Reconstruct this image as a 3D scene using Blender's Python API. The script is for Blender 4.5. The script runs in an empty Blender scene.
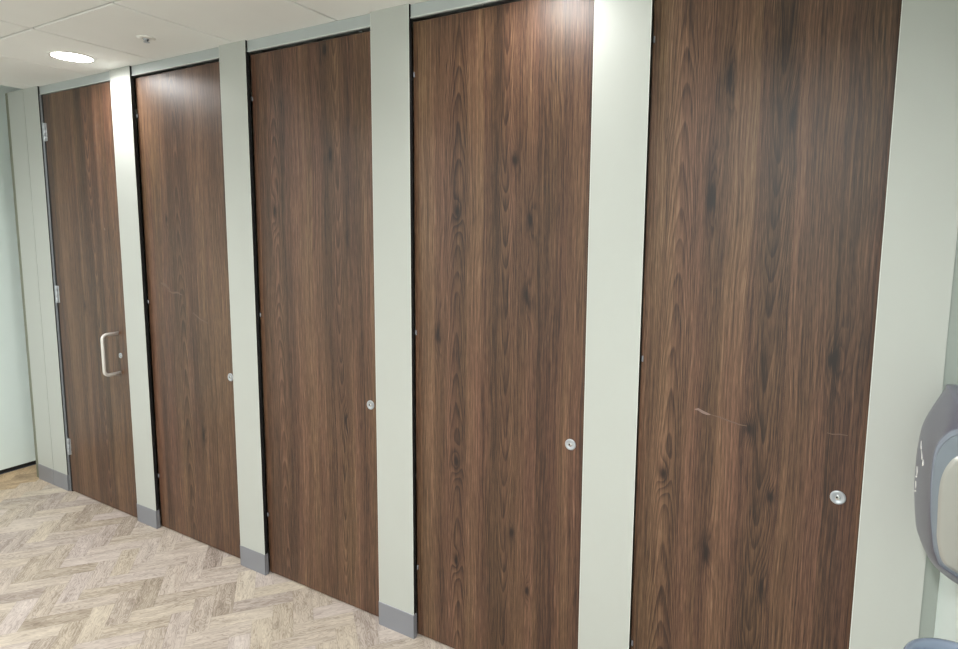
import bpy, bmesh, math, random
from mathutils import Matrix, Vector
C = bpy.context.scene.collection
CEIL = 2.472

# ------------------------------------------------------------------ helpers
def obj(name, bm, mat, parent=None, smooth=False, loc=None):
    me = bpy.data.meshes.new(name)
    bm.normal_update()
    bm.to_mesh(me); bm.free()
    for m in (mat if isinstance(mat, (list, tuple)) else [mat]):
        me.materials.append(m)
    if smooth:
        for p in me.polygons: p.use_smooth = True
    o = bpy.data.objects.new(name, me); C.objects.link(o)
    if parent: o.parent = parent
    if loc: o.location = loc
    return o

def empty(name, loc):
    o = bpy.data.objects.new(name, None); C.objects.link(o)
    o.location = loc; o.empty_display_size = .05
    return o

def tag(o, label, cat, group=None):
    o['label'] = label; o['category'] = cat
    if group: o['group'] = group
    return o

def struct(o):
    o['kind'] = 'structure'; return o

def box(bm, x0, x1, y0, y1, z0, z1, bev=0, mi=0, seg=2):
    vs = [bm.verts.new((x, y, z)) for x in (x0, x1) for y in (y0, y1) for z in (z0, z1)]
    q = [(0,1,3,2),(4,6,7,5),(0,4,5,1),(2,3,7,6),(0,2,6,4),(1,5,7,3)]
    fs = [bm.faces.new([vs[i] for i in f]) for f in q]
    for f in fs: f.material_index = mi
    if bev:
        es = list({e for f in fs for e in f.edges})
        bmesh.ops.bevel(bm, geom=es, offset=bev, segments=seg, affect='EDGES', profile=.5)
    return fs

def lathe(bm, prof, n=48, axis='z', c=(0,0,0), mi=0):
    """prof: list of (r, h); revolve about an axis through c"""
    rings = []
    for r, h in prof:
        ring = []
        for k in range(n if r > 1e-6 else 1):
            a = 2*math.pi*k/n
            p = (r*math.cos(a), r*math.sin(a), h)
            if axis == 'y': p = (p[0], -p[2], p[1])
            if axis == 'x': p = (p[2], p[0], p[1])
            ring.append(bm.verts.new((c[0]+p[0], c[1]+p[1], c[2]+p[2])))
        rings.append(ring)
    for a, b in zip(rings, rings[1:]):
        for k in range(n):
            k2 = (k+1) % n
            vs = [a[k % len(a)], a[k2 % len(a)], b[k2 % len(b)], b[k % len(b)]]
            u = []
            for v in vs:
                if v not in u: u.append(v)
            if len(u) > 2:
                f = bm.faces.new(u); f.material_index = mi
    bmesh.ops.recalc_face_normals(bm, faces=bm.faces[:])

def tube(bm, pts, r, n=14):
    pts = [Vector(p) for p in pts]; prev = None; rings = []
    for i, p in enumerate(pts):
        d = (pts[min(i+1, len(pts)-1)] - pts[max(i-1, 0)]).normalized()
        if prev is None:
            u = d.orthogonal().normalized()
        else:
            u = (prev - d*prev.dot(d)).normalized()
        prev = u; w = d.cross(u)
        rings.append([bm.verts.new(p + r*(math.cos(2*math.pi*k/n)*u + math.sin(2*math.pi*k/n)*w)) for k in range(n)])
    for a, b in zip(rings, rings[1:]):
        for k in range(n):
            bm.faces.new((a[k], a[(k+1) % n], b[(k+1) % n], b[k]))
    bm.faces.new(rings[0][::-1]); bm.faces.new(rings[-1])
    bmesh.ops.recalc_face_normals(bm, faces=bm.faces[:])

# ------------------------------------------------------------------ materials
class G:
    def __init__(s, name):
        s.m = bpy.data.materials.new(name); s.m.use_nodes = True
        s.t = s.m.node_tree; s.b = s.t.nodes['Principled BSDF']
    def n(s, typ, **kw):
        x = s.t.nodes.new(typ)
        for k, v in kw.items(): setattr(x, k, v)
        return x
    def put(s, sock, v):
        if isinstance(v, bpy.types.NodeSocket): s.t.links.new(v, sock)
        elif v is not None: sock.default_value = v
    def ma(s, op, a, b=None, c=None):
        x = s.n('ShaderNodeMath', operation=op)
        s.put(x.inputs[0], a); s.put(x.inputs[1], b); s.put(x.inputs[2], c)
        return x.outputs[0]
    def add(s, a, b): return s.ma('ADD', a, b)
    def mul(s, a, b): return s.ma('MULTIPLY', a, b)
    def sub(s, a, b): return s.ma('SUBTRACT', a, b)
    def vec(s, x, y, z):
        v = s.n('ShaderNodeCombineXYZ')
        for i, q in enumerate((x, y, z)): s.put(v.inputs[i], q)
        return v.outputs[0]
    def noise(s, v, scale=1, detail=3, rough=.5, dist=0):
        x = s.n('ShaderNodeTexNoise'); s.put(x.inputs['Vector'], v)
        x.inputs['Scale'].default_value = scale; x.inputs['Detail'].default_value = detail
        x.inputs['Roughness'].default_value = rough; x.inputs['Distortion'].default_value = dist
        return x.outputs[0]
    def mix(s, f, a, b):
        x = s.n('ShaderNodeMix', data_type='RGBA'); s.put(x.inputs[0], f)
        for i, q in ((6, a), (7, b)):
            if isinstance(q, tuple) and len(q) == 3: q = (*q, 1)
            s.put(x.inputs[i], q)
        return x.outputs[2]
    def mixf(s, f, a, b):
        x = s.n('ShaderNodeMix', data_type='FLOAT'); s.put(x.inputs[0], f); s.put(x.inputs[2], a); s.put(x.inputs[3], b)
        return x.outputs[0]
    def scale(s, col, f):
        x = s.n('ShaderNodeVectorMath', operation='SCALE'); s.put(x.inputs[0], col); s.put(x.inputs['Scale'], f)
        return x.outputs[0]
    def gauss(s, x, z, x0, z0, sx, sz):
        a = s.mul(s.sub(x, x0), 1/sx); r = s.mul(a, a)
        if z is not None:
            b = s.mul(s.sub(z, z0), 1/sz); r = s.add(r, s.mul(b, b))
        return s.ma('EXPONENT', s.mul(r, -1))
    def bump(s, h, dist, strength=1):
        x = s.n('ShaderNodeBump'); s.put(x.inputs['Height'], h)
        x.inputs['Distance'].default_value = dist; x.inputs['Strength'].default_value = strength
        s.put(s.b.inputs['Normal'], x.outputs[0])
    def set(s, **kw):
        for k, v in kw.items():
            if isinstance(v, tuple) and len(v) == 3: v = (*v, 1)
            s.put(s.b.inputs[k.replace('_', ' ')], v)
        return s.m
    def objc(s):
        t = s.n('ShaderNodeTexCoord'); x = s.n('ShaderNodeSeparateXYZ')
        s.t.links.new(t.outputs['Object'], x.inputs[0]); return x.outputs[0], x.outputs[1], x.outputs[2], t.outputs['Object']

def plain(name, col, rough=.5, metal=0, var=.03, bump=.0, coat=0):
    g = G(name); _, _, _, v = g.objc()
    n = g.noise(v, 6, 4)
    g.set(Base_Color=g.scale(g.mix(0., col, col), g.add(1-var, g.mul(n, 2*var))), Roughness=rough, Metallic=metal)
    if bump: g.bump(g.noise(v, 350, 2), bump)
    if coat: g.set(Coat_Weight=coat, Coat_Roughness=.08)
    return g.m

def wood(name, seed, width, cath, knots, tone=1.0):
    """walnut laminate: x across, z along the grain. cath: [(xc, halfwidth, sign)], knots: [(x,z,sx,sz)]"""
    g = G(name); x, y, z, v = g.objc()
    S = float(seed)
    w1 = g.sub(g.noise(g.vec(g.mul(x, 3), S, g.mul(z, .9)), 1, 3), .5)
    w2 = g.sub(g.noise(g.vec(g.mul(x, 11), S+3, g.mul(z, 2.2)), 1, 3), .5)
    xw = g.add(x, g.add(g.mul(w1, .045), g.mul(w2, .012)))
    lo = g.noise(g.vec(g.mul(x, 7), S+9, g.mul(z, .8)), 1, 1.5)
    field = g.add(g.mul(xw, 100), g.add(g.mul(lo, 8), g.mul(g.noise(g.vec(g.mul(x, 30), S+70, g.mul(z, .8)), 1, 2), 3.5))); cm = 0.0
    sv = g.n('ShaderNodeTexWhiteNoise', noise_dimensions='1D'); g.put(sv.inputs['W'], g.ma('FLOOR', g.add(g.mul(xw, 9.3), S*.37))); sv = sv.outputs[0]
    field = g.add(field, g.mul(sv, 9.4))
    # cathedral arches: nested parabolas inside a few bands
    for (xc, hw, sg) in cath:
        u = g.mul(g.sub(xw, xc), 1/hw)
        wz = g.noise(g.vec(g.mul(x, 5), S+20+xc, g.mul(z, 2.4)), 1, 2)
        par = g.add(g.mul(z, 8.5*sg), g.add(g.mul(g.mul(u, u), 6.5), g.mul(wz, 4.5)))
        m = g.n('ShaderNodeMapRange', interpolation_type='SMOOTHSTEP')
        g.put(m.inputs[0], g.ma('ABSOLUTE', u)); m.inputs[1].default_value = .82; m.inputs[2].default_value = 1.12
        m.inputs[3].default_value = 1; m.inputs[4].default_value = 0
        field = g.mixf(m.outputs[0], field, par); cm = g.add(cm, m.outputs[0])
    dark = None
    for (kx, kz, sx, sz) in knots:
        k = g.gauss(xw, z, kx, kz, sx*1.7, sz*1.9)
        field = g.add(field, g.mul(k, 2.4))
        d = g.add(g.mul(g.gauss(xw, z, kx, kz, sx*.58, sz*.5), .75), g.mul(g.gauss(xw, z, kx, kz, sx*1.25, sz*1.5), .30))
        dark = d if dark is None else g.ma('MAXIMUM', dark, d)
    ph = g.ma('FRACT', field)                      # saw: sharp late-wood line, soft early wood
    ring = g.ma('POWER', ph, 2.2)
    ring = g.mul(ring, g.ma('SUBTRACT', 1, g.ma('POWER', ph, 14)))
    fine = g.noise(g.vec(g.mul(xw, 420), S, g.mul(z, 9)), 1, 3, .6)
    pore = g.noise(g.vec(g.mul(xw, 900), S+4, g.mul(z, 28)), 1, 2, .5)
    # broad bands across the board (laminate print made of staves)
    band = g.noise(g.vec(g.mul(xw, 15), S+31, g.mul(z, .35)), 1, 2, .6)
    hue = g.noise(g.vec(g.add(g.mul(xw, 9), g.mul(sv, 3)), S+41, g.mul(z, .7)), 1, 2, .5)
    streak = g.noise(g.vec(g.mul(xw, 140), S+14, g.mul(z, 2.6)), 1, 3, .65)
    # line strength itself comes and goes, as in a real veneer print
    rs = g.mul(g.mul(ring, g.add(1, g.mul(cm, .7))), g.add(-.05, g.mul(g.noise(g.vec(g.mul(x, 16), S+50, g.mul(z, 1.7)), 1, 2), -.40)))
    val = g.add(g.add(g.mul(band, .95), g.mul(g.sub(sv, .45), .17)), g.add(g.mul(fine, 1.15), g.add(rs, g.add(g.mul(pore, .75), g.mul(streak, .95)))))
    if dark is not None:
        dm = g.mul(dark, g.add(.30, g.mul(g.noise(g.vec(g.mul(x, 160), S+60, g.mul(z, 30)), 1, 3), .80)))
        val = g.sub(val, dm)
    r = g.n('ShaderNodeValToRGB'); g.put(r.inputs[0], g.sub(val, 1.30))
    e = r.color_ramp.elements
    cs = [(0.0, (.010, .0048, .0036)), (.25, (.033, .0158, .0098)), (.5, (.078, .0395, .0235)), (.75, (.140, .077, .046)), (1, (.215, .130, .080))]
    while len(e) < len(cs): e.new(.5)
    for el, (p, c) in zip(e, cs): el.position = p; el.color = (c[0]*tone, c[1]*tone, c[2]*tone, 1)
    hm = g.n('ShaderNodeMapRange'); g.put(hm.inputs[0], hue); hm.inputs[1].default_value = .35; hm.inputs[2].default_value = .68
    tint = g.mix(hm.outputs[0], (1.0, 1.01, .88), (1.05, .93, .96))
    mx = g.n('ShaderNodeVectorMath', operation='MULTIPLY'); g.put(mx.inputs[0], r.outputs[0]); g.put(mx.inputs[1], tint)
    g.set(Base_Color=mx.outputs[0], Roughness=g.add(.37, g.mul(fine, .10)))
    g.b.inputs['Specular IOR Level'].default_value = .5
    g.bump(g.add(fine, g.mul(pore, .6)), .00035, .8)
    return g.m

PANEL = plain('cream_laminate', (.458, .476, .450), .45, 0, .012)
EDGE_LIP = plain('pale_panel_edge', (.72, .75, .71), .4, 0, .01)
BLACK = plain('black_core', (.006, .006, .007), .6, 0, .01)
KICK = plain('grey_anodised_plate', (.275, .285, .32), .38, .35, .05)
RAIL = plain('satin_grey_rail', (.44, .48, .485), .40, .15, .02)
RAILDARK = plain('rail_lip', (.62, .65, .63), .35, .15, .02)
STEEL = plain('brushed_steel', (.62, .61, .61), .27, 1, .06)
HANDLE = plain('handle_steel', (.70, .67, .64), .35, .45, .03)
SATIN = plain('satin_chrome', (.46, .49, .53), .36, .6, .05)
WALLM = plain('painted_wall', (.74, .78, .74), .55, 0, .012)
WALLR = plain('right_wall_paint', (.77, .87, .85), .5, 0, .012)
STRIP = plain('grey_green_strip', (.29, .325, .30), .5, 0, .03)
WHITEP = plain('white_plastic', (.78, .77, .73), .4, 0, .02)
DARKHOLE = plain('dark_hole', (.02, .02, .02), .5)
OLIVE = plain('olive_strip', (.17, .18, .13), .5)
TILE = plain('ceiling_tile', (.80, .80, .775), .75, 0, .03, .0004)
TILEBACK = plain('ceiling_joint', (.12, .115, .10), .8)

# floor: herringbone vinyl, per-plank tone from a face attribute, grain from the plank's own coordinates
def floor_mat():
    g = G('herringbone_oak')
    a = g.n('ShaderNodeAttribute', attribute_name='tone'); s = g.n('ShaderNodeSeparateColor'); g.t.links.new(a.outputs['Color'], s.inputs[0])
    rnd, rnd2, warm = s.outputs[0], s.outputs[1], s.outputs[2]
    uvn = g.n('ShaderNodeUVMap', uv_map='plank'); sp = g.n('ShaderNodeSeparateXYZ'); g.t.links.new(uvn.outputs[0], sp.inputs[0])
    u, v = sp.outputs[0], sp.outputs[1]
    off = g.mul(rnd2, 37)
    w = g.noise(g.vec(g.mul(u, 9), g.mul(v, 26), off), 1, 3)
    line = g.ma('FRACT', g.add(g.mul(v, 70), g.mul(w, 9)))
    line = g.mul(g.ma('POWER', line, 2.0), g.sub(1, g.ma('POWER', line, 12)))
    fine = g.noise(g.vec(g.mul(u, 12), g.mul(v, 330), off), 1, 3, .6)
    blot = g.noise(g.vec(g.mul(u, 8), g.mul(v, 30), g.add(off, 5)), 1, 2)
    val = g.add(g.mul(rnd, .36), g.add(g.mul(fine, .75), g.add(g.mul(blot, .62), g.mul(line, -.42))))
    r = g.n('ShaderNodeValToRGB'); g.put(r.inputs[0], g.sub(val, .24))
    e = r.color_ramp.elements
    cs = [(0, (.19, .15, .12)), (.3, (.32, .27, .23)), (.6, (.50, .44, .385)), (1, (.66, .60, .52))]
    while len(e) < len(cs): e.new(.5)
    for el, (p, c) in zip(e, cs): el.position = p; el.color = (*c, 1)
    tint = g.mix(rnd2, (.98, .96, 1.02), (1.02, 1.0, .93))
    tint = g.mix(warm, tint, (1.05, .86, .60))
    mx = g.n('ShaderNodeVectorMath', operation='MULTIPLY'); g.put(mx.inputs[0], r.outputs[0]); g.put(mx.inputs[1], tint)
    # narrow bevelled joint round each plank
    eu = g.ma('MINIMUM', u, g.sub(.246, u)); ev = g.ma('MINIMUM', v, g.sub(.082, v))
    ed = g.ma('MINIMUM', eu, ev)
    m = g.n('ShaderNodeMapRange'); g.put(m.inputs[0], ed); m.inputs[1].default_value = 0; m.inputs[2].default_value = .0014
    m.inputs[3].default_value = .78; m.inputs[4].default_value = 1
    g.set(Base_Color=g.scale(mx.outputs[0], m.outputs[0]), Roughness=g.add(.42, g.mul(fine, .15)))
    g.bump(g.add(fine, g.mul(m.outputs[0], 4)), .0003, .6)
    return g.m

# ------------------------------------------------------------------ floor
X0, X1, Y0, Y1 = -4.8, .29, -3.0, .9
def build_floor():
    random.seed(11)
    w = .082; ph = math.radians(139.5)
    U = Vector((math.cos(ph), math.sin(ph))); V = Vector((math.sin(ph)*1.0, -math.cos(ph)))
    O = Vector((-1.889, -.296))
    bm = bmesh.new(); uvl = bm.loops.layers.uv.new('plank'); cl = bm.loops.layers.float_color.new('tone')
    for i in range(-64, 64):
        for j in range(-64, 64):
            k = (i - j) % 6
            if k == 0: a, b, long_u = 3, 1, True
            elif k == 5: a, b, long_u = 1, 3, False
            else: continue
            cs = [(i, j), (i+a, j), (i+a, j+b), (i, j+b)]
            P = [O + U*(c[0]*w) + V*(c[1]*w) for c in cs]
            if max(p.x for p in P) < X0 or min(p.x for p in P) > X1 or max(p.y for p in P) < Y0 or min(p.y for p in P) > Y1: continue
            f = bm.faces.new([bm.verts.new((p.x, p.y, 0)) for p in P])
            rx = random.betavariate(1.6, 1.3); r2 = random.random()
            uv = [(0, 0), (3*w, 0), (3*w, w), (0, w)] if long_u else [(0, 0), (0, w), (3*w, w), (3*w, 0)]
            cx = sum(p.x for p in P)/4; cy = sum(p.y for p in P)/4
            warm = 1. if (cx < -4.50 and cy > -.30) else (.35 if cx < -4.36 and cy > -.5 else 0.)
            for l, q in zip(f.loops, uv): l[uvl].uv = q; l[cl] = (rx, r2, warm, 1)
    for co, no in (((X0,0,0),(-1,0,0)), ((X1,0,0),(1,0,0)), ((0,Y0,0),(0,-1,0)), ((0,Y1,0),(0,1,0))):
        bmesh.ops.bisect_plane(bm, geom=bm.verts[:]+bm.edges[:]+bm.faces[:], plane_co=co, plane_no=no, clear_outer=True)
    for f in bm.faces:
        if f.normal.z < 0: f.normal_flip()
    bm.normal_update()
    for f in bm.faces:
        if f.normal.z < 0: f.normal_flip()
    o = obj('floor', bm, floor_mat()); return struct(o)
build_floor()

# ------------------------------------------------------------------ ceiling: 600 mm tiles in a flush grid
bm = bmesh.new()
xs = [-4.3] + [-4.166+.6*k for k in range(8)] + [X1]
ys = [Y0] + [-.503-.6*k for k in range(4, -1, -1)] + [.03, Y1]
LIGHTS = [(-3.266, -.217), (-.866, -.217), (-3.266, -1.40), (-.866, -1.40)]
for a, b in zip(xs, xs[1:]):
    for c, d in zip(ys, ys[1:]):
        g_ = .005
        if d - c < .05: continue
        fs = box(bm, a+g_, b-g_, c+g_, d-g_, CEIL, CEIL+.02)
        bottom = min((f for f in fs), key=lambda f: f.calc_center_median().z)
        bmesh.ops.bevel(bm, geom=list(bottom.edges), offset=.003, segments=1, affect='EDGES')
box(bm, -4.3, X1, Y0, Y1, CEIL+.016, CEIL+.03, mi=1)
# raised soffit over the far end with its drop edge
box(bm, -4.3, -4.296, Y0, Y1, CEIL, CEIL+.15, mi=0)
box(bm, X0, -4.3, Y0, Y1, CEIL+.15, CEIL+.17, mi=0)
struct(obj('ceiling', bm, [TILE, TILEBACK]))

# ------------------------------------------------------------------ walls
def wall(name, b, mat):
    bm = bmesh.new(); box(bm, *b); return struct(obj(name, bm, mat))
bm = bmesh.new(); box(bm, X0-.05, X0, Y0, Y1, .028, CEIL+.16, .002); box(bm, X0-.05, X0-.012, Y0, Y1, 0, .028, mi=1)
wl = struct(obj('wall_left', bm, [WALLR, BLACK]))
wall('wall_right', (X1, X1+.06, Y0, 0.02, 0, CEIL), WALLR)
wall('wall_back', (X0, X1+.06, Y1, Y1+.05, 0, CEIL+.16), PANEL)
wall('wall_front', (X0, X1+.06, Y0-.05, Y0, 0, CEIL+.16), WALLM)
wall('wall_light_stop', (-4.49, -4.47, .021, Y1, 0, CEIL), PANEL)  # unseen wall added to stop light leaking in behind the doors
wall('wall_side', (X1-.03, X1+.03, .021, Y1, 0, CEIL), PANEL)
bm = bmesh.new(); box(bm, .2585, X1-.0002, .004, .020, 0, CEIL); struct(obj('trim_1', bm, STRIP))
bm = bmesh.new(); box(bm, -4.3068, -4.3032, .003, .018, .0, CEIL); struct(obj('trim_3', bm, OLIVE))
bm = bmesh.new(); box(bm, -4.545, -4.5005, .004, .020, 0, CEIL); struct(obj('trim_2', bm, OLIVE))

# ------------------------------------------------------------------ pilasters between the doors
PIL_G = 'cream pilasters between the cubicle doors'
def pilaster(xl, xr, label, left_return=True, right_return=True, top=CEIL):
    # pale arris only on the free edges
    bm = bmesh.new(); w = xr-xl; T = .018
    box(bm, 0, w, 0, .0022, .0, top, .0008, mi=0, seg=1)                       # cream face sheet
    box(bm, .0008, w-.0008, .0022, T, .0, top, mi=1)                          # black core behind it
    for e in ([0] if left_return else [])+([w-.0022] if right_return else []): box(bm, e, e+.0022, -.0004, .0008, .1, top, .0003, mi=2, seg=1)     # paler machined arris
    o = obj('cubicle_pilaster', bm, [PANEL, BLACK, EDGE_LIP], loc=(xl, 0, 0))
    tag(o, label, 'pilaster', PIL_G)
    bm = bmesh.new(); h = .104; t = .0025
    box(bm, -t if left_return else 0, w+t if right_return else w, -t, 0, .0, h, .0008, seg=1)
    if left_return: box(bm, -t, 0, -t, .018, .0, h+.001, .0006, seg=1)
    if right_return: box(bm, w, w+t, -t, .018, .0, h+.001, .0006, seg=1)
    obj('kick_plate', bm, KICK, o)
    return o
pil = [(-4.5, -4.307, 'cream panel with grey kick plate in the far left corner, left of the panel joint', 1, 0),
       (-4.303, -4.132, 'cream pilaster left of the hinges of the far door with the pull handle', 0, 1),
       (-3.3635, -3.1822, 'cream pilaster right of the far door with the pull handle', 1, 1),
       (-2.4721, -2.2953, 'cream pilaster half covering the lock of the second door from the far end', 1, 1),
       (-1.5821, -1.4003, 'cream pilaster whose full grey kick plate is nearest the camera', 1, 1),
       (-.687, -.5087, 'cream pilaster left of the nearest door, running out of the bottom of the picture', 1, 1),
       (.106, .258, 'cream panel right of the nearest door, beside the grey dispenser', 1, 0)]
for a, b, l, lr, rr in pil: pilaster(a, b, l, lr, rr)

# ------------------------------------------------------------------ header rails
gaps = [(-4.132, -3.3635), (-3.1822, -2.4721), (-2.2953, -1.5821), (-1.4003, -.687), (-.5087, .106)]
hl = ['grey header rail above the far door with the pull handle', 'grey header rail above the second door from the far end',
      'grey header rail above the third door from the far end', 'grey header rail above the fourth door, glaring at the top of the picture',
      'grey header rail above the nearest door, beside the right hand wall']
for i, (a, b) in enumerate(gaps):
    bm = bmesh.new(); box(bm, .0006, b-a-.0006,   .010, .020, 2.4235, CEIL-.0012, .001, seg=1)
    box(bm, .0006, b-a-.0006, .0085, .0105, 2.4235, 2.4285, .0006, mi=1, seg=1)
    tag(obj('header_rail', bm, [RAIL, RAILDARK], loc=(a, 0, 0)), hl[i], 'rail', 'grey header rails over the cubicle doors')

# ------------------------------------------------------------------ doors
DG = 'dark walnut cubicle doors'
def lock(parent, x, z, r=.0195):
    bm = bmesh.new()
    lathe(bm, [(r, 0), (r, .0022), (r-.0012, .0034), (r*.70, .0038), (r*.64, .0026), (0, .0026)], 40, 'y')
    o = obj('lock', bm, SATIN, parent, True, (x, 0, z))
    bm = bmesh.new(); lathe(bm, [(r*.36, .0026), (r*.36, .0042), (r*.30, .0048), (0, .0048)], 28, 'y')
    obj('cylinder', bm, STEEL, o, True)
    bm = bmesh.new(); box(bm, -r*.26, r*.02, -.0053, -.0046, -r*.10, r*.22, .0002, seg=1)
    obj('coin_slot', bm, DARKHOLE, o)
    return o
def scratch(parent, pts, w, mat):
    bm = bmesh.new()
    for k, (x, z) in enumerate(pts):
        pass
    n = len(pts); L = []
    for k, (x, z) in enumerate(pts):
        ww = w*math.sin(math.pi*(k+.35)/(n-.3))*.5+.0002
        L.append((bm.verts.new((x, -.0003, z-ww)), bm.verts.new((x, -.0003, z+ww)), bm.verts.new((x, .0002, z-ww)), bm.verts.new((x, .0002, z+ww))))
    for a, b in zip(L, L[1:]):
        bm.faces.new((a[0], b[0], b[1], a[1])); bm.faces.new((a[2], a[0], b[0], b[2])); bm.faces.new((a[3], a[1], b[1], b[3]))
    bmesh.ops.recalc_face_normals(bm, faces=bm.faces[:])
    obj('scratch', bm, mat, parent)
SCR = plain('scratch_mark', (.22, .15, .13), .6, 0, .1)
SCR2 = plain('faint_scratch_mark', (.13, .082, .062), .55, 0, .1)
ztop = 2.4155; zb = .006
spec = [  # (leaf x0, x1, y, seed, cathedrals, knots, label)
 (-4.0995, -3.366, .010, 3, [(.45, .06, -1)], [(.30, 1.2, .012, .04)], 'dark walnut door with steel pull handle and exposed hinges, at the far end of the row'),
 (-3.184, -2.462, .0275, 17, [(.30, .07, 1)], [(.42, .60, .012, .04), (.2, 1.7, .01, .03)], 'dark walnut door with white glare at its top left, second from the far end'),
 (-2.297, -1.572, .0275, 29, [(.13, .06, 1), (.50, .05, -1)], [(.45, 2.379, .014, .03), (.121, 1.732, .012, .05), (.463, 1.962, .012, .04), (.514, .848, .01, .04)], 'dark walnut door in the middle of the five, framed by two full kick plates'),
 (-1.402, -.677, .0275, 41, [(.195, .062, 1), (.40, .05, -1)], [(.435, 1.9, .014, .03), (.19, 1.726, .012, .03), (.107, 1.265, .014, .05), (.194, .782, .011, .03), (.435, .561, .012, .028), (.189, .38, .012, .03), (.5, .355, .009, .022), (.493, 1.697, .011, .04), (.478, 1.437, .012, .05)], 'dark walnut door with warm lamp glare along its top edge, second nearest'),
 (-.5105, .116, .0275, 41, [(.10, .058, 1), (.362, .05, -1)], [(.395, 1.97, .010, .05), (.219, 2.091, .014, .05), (.183, 1.764, .014, .06), (.327, 1.092, .012, .024), (.52, 1.32, .018, .04), (.091, .901, .012, .03), (.391, .899, .010, .024), (.225, .679, .013, .05), (.385, .613, .010, .045)], 'nearest dark walnut door, the largest, with scratches across its middle'),
]
for i, (x0, x1, y, seed, cath, kn, lab) in enumerate(spec):
    r = empty('cubicle_door', (x0, y, 0)); tag(r, lab, 'door', DG)
    w = x1-x0
    m = wood('walnut_laminate_%d' % i, seed, w, cath, kn)
    bm = bmesh.new(); box(bm, 0, w, 0, .018, zb, ztop if i else 2.4195, .0012)
    obj('door_leaf', bm, m, r)
    if i:
        lx = (None, -2.529, -1.6363, -.7437, .0527)[i] - x0
        lock(r, lx, .9385)
        for zc in (2.229, 1.266, .300):
            bm = bmesh.new(); lathe(bm, [(0, -.008), (.0026, -.011), (.0032, -.007), (.0032, .007), (.0026, .008), (0, .008)], 16, 'z')
            obj('hinge_pin', bm, KICK, r, True, (.0050, -.0035, zc))
    else:
        lo = lock(r, -3.452-x0, .945, .0150)
        for o in (lo,):
            o['label'] = 'small oval keyhole escutcheon'
        bm = bmesh.new(); P = []; hx = -3.462-x0; d = .084; R = .024; zt, zl = 1.072, .846
        P += [(hx, 0, zt), (hx, -(d-R), zt)]
        P += [(hx, -(d-R)-R*math.sin(a), zt-R+R*math.cos(a)) for a in [math.pi/2*k/6 for k in range(1, 7)]]
        P += [(hx, -(d-R)-R*math.cos(a), zl+R-R*math.sin(a)) for a in [math.pi/2*k/6 for k in range(0, 7)]]
        P += [(hx, 0, zl)]
        tube(bm, P, .0086, 16)
        obj('pull_handle', bm, HANDLE, r, True)
        for z0, z1 in ((2.156, 2.260), (1.199, 1.303), (.243, .347)):
            zc = (z0+z1)/2; h = (z1-z0)/2
            bm = bmesh.new()
            box(bm, -.019, -.0075, -.003, -.001, zc-h, zc+h, .0005, seg=1)
            box(bm, .0075, .024, -.003, -.0003, zc-h, zc+h, .0005, seg=1)
            ho = obj('hinge', bm, STEEL, r)
            bm = bmesh.new()
            for a, b in ((-h, -h*.36), (-h*.33, h*.33), (h*.36, h)):
                lathe(bm, [(0, a), (.0062, a), (.0068, a+.001), (.0068, b-.001), (.0062, b), (0, b)], 18, 'z', (.0, -.006, zc))
            obj('knuckle', bm, SATIN, ho, True)
        # black jamb with thin aluminium bead in the hinge gap
    if i == 0:
        scratch(r, [(.548, 1.690), (.556, 1.676), (.561, 1.662)], .004, SCR2)
        scratch(r, [(.563, 1.652), (.568, 1.646), (.574, 1.642)], .009, SCR)
    if i == 1:
        scratch(r, [(.12, 1.372), (.16, 1.362), (.20, 1.338)], .016, SCR2)
        scratch(r, [(.18, 1.335), (.22, 1.325), (.26, 1.330), (.30, 1.318)], .010, SCR2)
        scratch(r, [(.38, 1.235), (.44, 1.205), (.50, 1.19)], .007, SCR2)
    if i == 4:
        ox = -.52-x0
        scratch(r, [(.180+ox, 1.126), (.190+ox, 1.128), (.202+ox, 1.122), (.216+ox, 1.118), (.226+ox, 1.117)], .0085, SCR)
        scratch(r, [(.226+ox, 1.117), (.25+ox, 1.114), (.28+ox, 1.106), (.31+ox, 1.100), (.33+ox, 1.100)], .0034, SCR2)
        scratch(r, [(.535+ox, 1.116), (.548+ox, 1.114), (.565+ox, 1.117), (.585+ox, 1.117)], .0025, SCR2)

bm = bmesh.new(); box(bm, -4.1318, -4.120, .006, .022, 0, 2.4230); box(bm, -4.1195, -4.1145, .002, .022, 0, 2.4225, .0008, mi=1, seg=1); box(bm, -4.1142, -4.1005, .009, .022, 0, 2.4225)
tag(obj('door_jamb', bm, [BLACK, SATIN]), 'black door jamb with thin aluminium bead at the hinge side of the far door', 'door frame')

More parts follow.
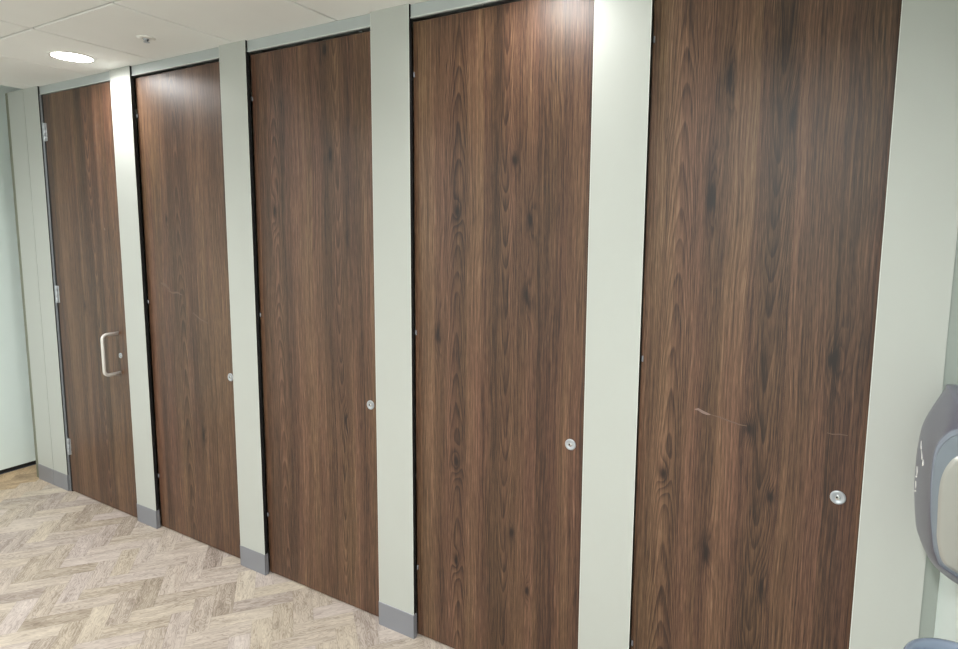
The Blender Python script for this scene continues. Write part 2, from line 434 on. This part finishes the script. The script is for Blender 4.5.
# ------------------------------------------------------------------ downlights
def emit(name, col, s):
    g = G(name); g.set(Base_Color=(.8, .8, .8), Emission_Color=col, Emission_Strength=s); return g.m
LAMP = emit('lamp_diffuser', (1, .98, .95), 14)
LP = [(-3.266, -.217, 2.8, 'glowing white round downlight in the ceiling at the far left'),
      (-.866, -.217, 1.5, 'round ceiling downlight over the second nearest door'),
      (-3.266, -2.1, 25, 'added round fill downlight over the far end of the open floor'),  # rear pair: out of view, added for broad fill
      (-.266, -2.1, 27, 'added round fill downlight over the open floor near the right wall')]  # added fill, placed to lift the dim panel on the right
for x, y, e, lab in LP:
    r = empty('downlight', (x, y, CEIL)); tag(r, lab, 'ceiling light', 'round ceiling downlights')
    bm = bmesh.new(); lathe(bm, [(.096, 0), (.096, -.0025), (.0935, -.005), (.084, -.005), (.082, -.003)], 56)
    obj('trim_ring', bm, WHITEP, r, True)
    bm = bmesh.new(); lathe(bm, [(0, -.0035), (.084, -.0035), (.084, -.001), (0, -.001)], 56)
    obj('diffuser', bm, LAMP, r)
    L = bpy.data.lights.new('downlight_lamp', 'AREA'); L.shape = 'DISK'; L.size = .17; L.energy = e; L.color = (1, .99, .975)
    L.spread = math.radians(165)
    lo = bpy.data.objects.new('downlight_lamp', L); C.objects.link(lo); lo.parent = r; lo.location = (0, 0, -.008)

# ------------------------------------------------------------------ sprinkler head
r = empty('sprinkler_head', (-2.655, -.215, CEIL)); tag(r, 'small white ceiling sprinkler head beside the glowing downlight', 'sprinkler')
bm = bmesh.new(); lathe(bm, [(.036, 0), (.035, -.003), (.026, -.006), (.014, -.006), (.013, -.002)], 36); obj('rosette', bm, WHITEP, r, True)
bm = bmesh.new(); lathe(bm, [(.011, -.002), (.011, -.010), (.006, -.011), (.004, -.017), (.012, -.018), (.012, -.020), (0, -.020)], 24); obj('nozzle', bm, SATIN, r, True)
bm = bmesh.new()
for s in (-1, 1): box(bm, s*.0095-.0015, s*.0095+.0015, -.0015, .0015, -.019, -.009, .0005, seg=1)
obj('yoke', bm, DARKHOLE, r)

# ------------------------------------------------------------------ grey dispenser on the right wall
def disp_mat():
    g = G('grey_metallic_plastic'); x, y, z, v = g.objc()
    n = g.noise(v, 500, 2)
    g.set(Base_Color=g.scale(g.mix(n, (.17, .17, .22), (.25, .25, .32)), 1.0), Roughness=.32, Metallic=.55)
    g.bump(n, .0002, .4); return g.m
DISP = disp_mat()
DGREY = plain('inset_grey', (.20, .225, .26), .35, .4, .03)
DBRUSH = plain('brushed_inset', (.36, .355, .33), .40, .5, .05)
RIMM = plain('pale_rim', (.22, .24, .29), .35, .3, .03)
base_prof = [(.0, 1.3185), (-.0395, 1.3165), (-.0435, 1.306), (-.0525, 1.286), (-.0688, 1.2474), (-.0794, 1.2162), (-.0840, 1.1825), (-.0867, 1.1373),
             (-.0865, 1.087), (-.0852, 1.051), (-.0818, 1.0151), (-.0777, .9826), (-.0735, .9589), (-.0575, .928), (-.0360, .906), (.0, .886)]
def smoothprof(p, n=40):
    out = []
    for k in range(len(p)-1):
        p0 = p[max(k-1, 0)]; p1 = p[k]; p2 = p[k+1]; p3 = p[min(k+2, len(p)-1)]
        for j in range(3):
            t = j/3
            out.append(tuple(.5*((2*p1[a]) + (-p0[a]+p2[a])*t + (2*p0[a]-5*p1[a]+4*p2[a]-p3[a])*t*t + (-p0[a]+3*p1[a]-3*p2[a]+p3[a])*t**3) for a in (0, 1)))
    out.append(p[-1]); return out
SP = smoothprof(base_prof); zc = 1.10
near_prof = [(0., 1.285), (-.020, 1.283), (-.0521, 1.2758), (-.0674, 1.2642), (-.0795, 1.244), (-.0857, 1.2166), (-.0869, 1.1632), (-.0850, 1.13), (-.0832, 1.0996), (-.0801, 1.0722), (-.0760, 1.045), (-.0721, 1.02), (-.0639, .9961), (-.056, .984), (-.0225, .966), (0., .958)]
NP_ = smoothprof(near_prof)
inner_prof = [(0., 1.226), (-.020, 1.225), (-.0477, 1.219), (-.0622, 1.1967), (-.0698, 1.167), (-.0712, 1.1347), (-.0705, 1.11), (-.0689, 1.0751), (-.068, 1.05), (-.066, 1.035), (-.063, 1.02), (-.059, 1.005), (-.052, .991), (-.043, .984), (-.022, .974), (0, .967)]
IP = smoothprof(inner_prof)
def blend(A, B, t, s=1, sz=1): return [((a[0]*(1-t)+b[0]*t)*s, zc+((a[1]*(1-t)+b[1]*t)-zc)*sz) for a, b in zip(A, B)]
def loft(name, secs, mat, parent, cap_last=True, cap_first=True):
    bm = bmesh.new(); R = [[bm.verts.new((x, y, z)) for x, z in s] for y, s in secs]
    for a, b in zip(R, R[1:]):
        for k in range(len(a)-1): bm.faces.new((a[k], a[k+1], b[k+1], b[k]))
    if cap_first: bm.faces.new(R[0])
    if cap_last: bm.faces.new(R[-1][::-1])
    bmesh.ops.recalc_face_normals(bm, faces=bm.faces[:])
    o = obj(name, bm, mat, parent, True)
    md = o.modifiers.new('n', 'EDGE_SPLIT'); md.split_angle = math.radians(50)
    return o
r = empty('wall_dispenser', (X1-.0005, 0, 0)); tag(r, 'curved metallic grey dispenser mounted on the right wall at the picture edge', 'dispenser')
secs = [(-.085, blend(SP, NP_, .0, .80, .95)), (-.095, blend(SP, NP_, 0, .93, .98)), (-.110, blend(SP, NP_, 0, .985, 1)), (-.14, SP), (-.18, blend(SP, NP_, .06)), (-.24, blend(SP, NP_, .22, 1.0)),
        (-.29, blend(SP, NP_, .48)), (-.32, blend(SP, NP_, .76)), (-.337, blend(SP, NP_, .94)), (-.340, NP_)]
loft('housing', secs, DISP, r)
loft('side_rim', [(-.3395, NP_), (-.343, blend(NP_, NP_, 0, .985, .992)), (-.343, blend(NP_, IP, .20)), (-.3395, blend(NP_, IP, .25))], RIMM, r, False, False)
loft('side_panel', [(-.3402, blend(NP_, IP, .22)), (-.3412, IP)], DGREY, r, False, True)
loft('side_inset', [(-.3413, blend(IP, IP, 0, 1.0, 1)), (-.344, blend(IP, IP, 0, .95, .97)), (-.3445, blend(IP, IP, 0, .90, .93))], DBRUSH, r, True, False)
# small pale lettering strokes on the front: too worn and oblique to read
def surf(z):
    for (a, b) in zip(SP, SP[1:]):
        if b[1] <= z <= a[1]:
            t = (a[1]-z)/(a[1]-b[1]+1e-9); return a[0]+(b[0]-a[0])*t
    return -.08
for pts in ([(-.155, 1.186), (-.165, 1.176), (-.175, 1.172)], [(-.175, 1.172), (-.195, 1.166), (-.205, 1.158)], [(-.205, 1.158), (-.22, 1.162), (-.232, 1.154)], [(-.22, 1.162), (-.225, 1.150)],
            [(-.15, 1.122), (-.16, 1.112), (-.16, 1.104)], [(-.148, 1.086), (-.154, 1.078), (-.154, 1.070)]):
    bm = bmesh.new(); tube(bm, [(surf(z)-.0006, y, z) for y, z in pts], .0010, 6)
    obj('lettering', bm, WHITEP, r, True)
for zz, yy in ((1.099, -.155), (1.063, -.152)):
    bm = bmesh.new(); bmesh.ops.create_icosphere(bm, subdivisions=2, radius=.0022, matrix=Matrix.Translation((surf(zz)-.0006, yy, zz)))
    obj('lettering', bm, WHITEP, r, True)

# ------------------------------------------------------------------ blue-grey rounded tray below it
g = G('blue_grey_gloss'); g.set(Base_Color=(.24, .29, .38), Roughness=.12, Metallic=.25, Coat_Weight=.6, Coat_Roughness=.05)
TRAYM = g.m
r = empty('wall_tray', (X1-.0005, -.42, .709)); tag(r, 'glossy blue-grey rounded tray on the right wall under the grey dispenser', 'tray')
bm = bmesh.new()
def dsec(rx, ry, z, n=33):
    return [(-rx*abs(math.sin(math.pi*k/(n-1)))**.8, ry*math.cos(math.pi*k/(n-1)), z) for k in range(n)]
secs = [dsec(.045, .05, -.03), dsec(.085, .088, 0), dsec(.108, .105, .05), dsec(.115, .112, .088), dsec(.117, .114, .096), dsec(.115, .112, .101), dsec(.109, .106, .102), dsec(.104, .101, .098), dsec(.098, .096, .07), dsec(.08, .08, .03), dsec(.05, .05, .01), dsec(.0, .0, .01)]
R = [[bm.verts.new(p) for p in s] for s in secs]
for a, b in zip(R, R[1:]):
    for k in range(len(a)-1): bm.faces.new((a[k], b[k], b[k+1], a[k+1]))
bm.faces.new(R[0])
bmesh.ops.remove_doubles(bm, verts=bm.verts[:], dist=1e-5)
bmesh.ops.recalc_face_normals(bm, faces=bm.faces[:])
obj('bowl', bm, TRAYM, r, True)
bm = bmesh.new(); box(bm, -.006, 0, -.11, .11, .02, .1005, .002); obj('back_plate', bm, TRAYM, r)

# ------------------------------------------------------------------ camera
cd = bpy.data.cameras.new('camera'); cam = bpy.data.objects.new('camera', cd); C.objects.link(cam)
pitch, roll, yaw = map(math.radians, (6.5055, .5822, 28.9045))
fw = Vector((-math.sin(yaw)*math.cos(pitch), math.cos(yaw)*math.cos(pitch), -math.sin(pitch)))
rt = Vector((math.cos(yaw), math.sin(yaw), 0)); up = rt.cross(fw)
r2 = rt*math.cos(roll)+up*math.sin(roll); u2 = -rt*math.sin(roll)+up*math.cos(roll)
M = Matrix((( r2.x, u2.x, -fw.x, 0), (r2.y, u2.y, -fw.y, -1.7745), (r2.z, u2.z, -fw.z, 1.6601), (0, 0, 0, 1)))
cam.matrix_world = M
cd.sensor_width = 36; cd.lens = 588.45/958*36
cd.shift_x = -28.52/958; cd.shift_y = -26.61/958
cd.clip_start = .02
bpy.context.scene.camera = cam

# ------------------------------------------------------------------ world + view
w = bpy.data.worlds.new('world'); bpy.context.scene.world = w; w.use_nodes = True
w.node_tree.nodes['Background'].inputs[0].default_value = (.8, .85, .9, 1); w.node_tree.nodes['Background'].inputs[1].default_value = .05
vs = bpy.context.scene.view_settings
vs.view_transform = 'Standard'; vs.look = 'None'; vs.gamma = 1; vs.use_curve_mapping = False
vs.exposure = 1.1
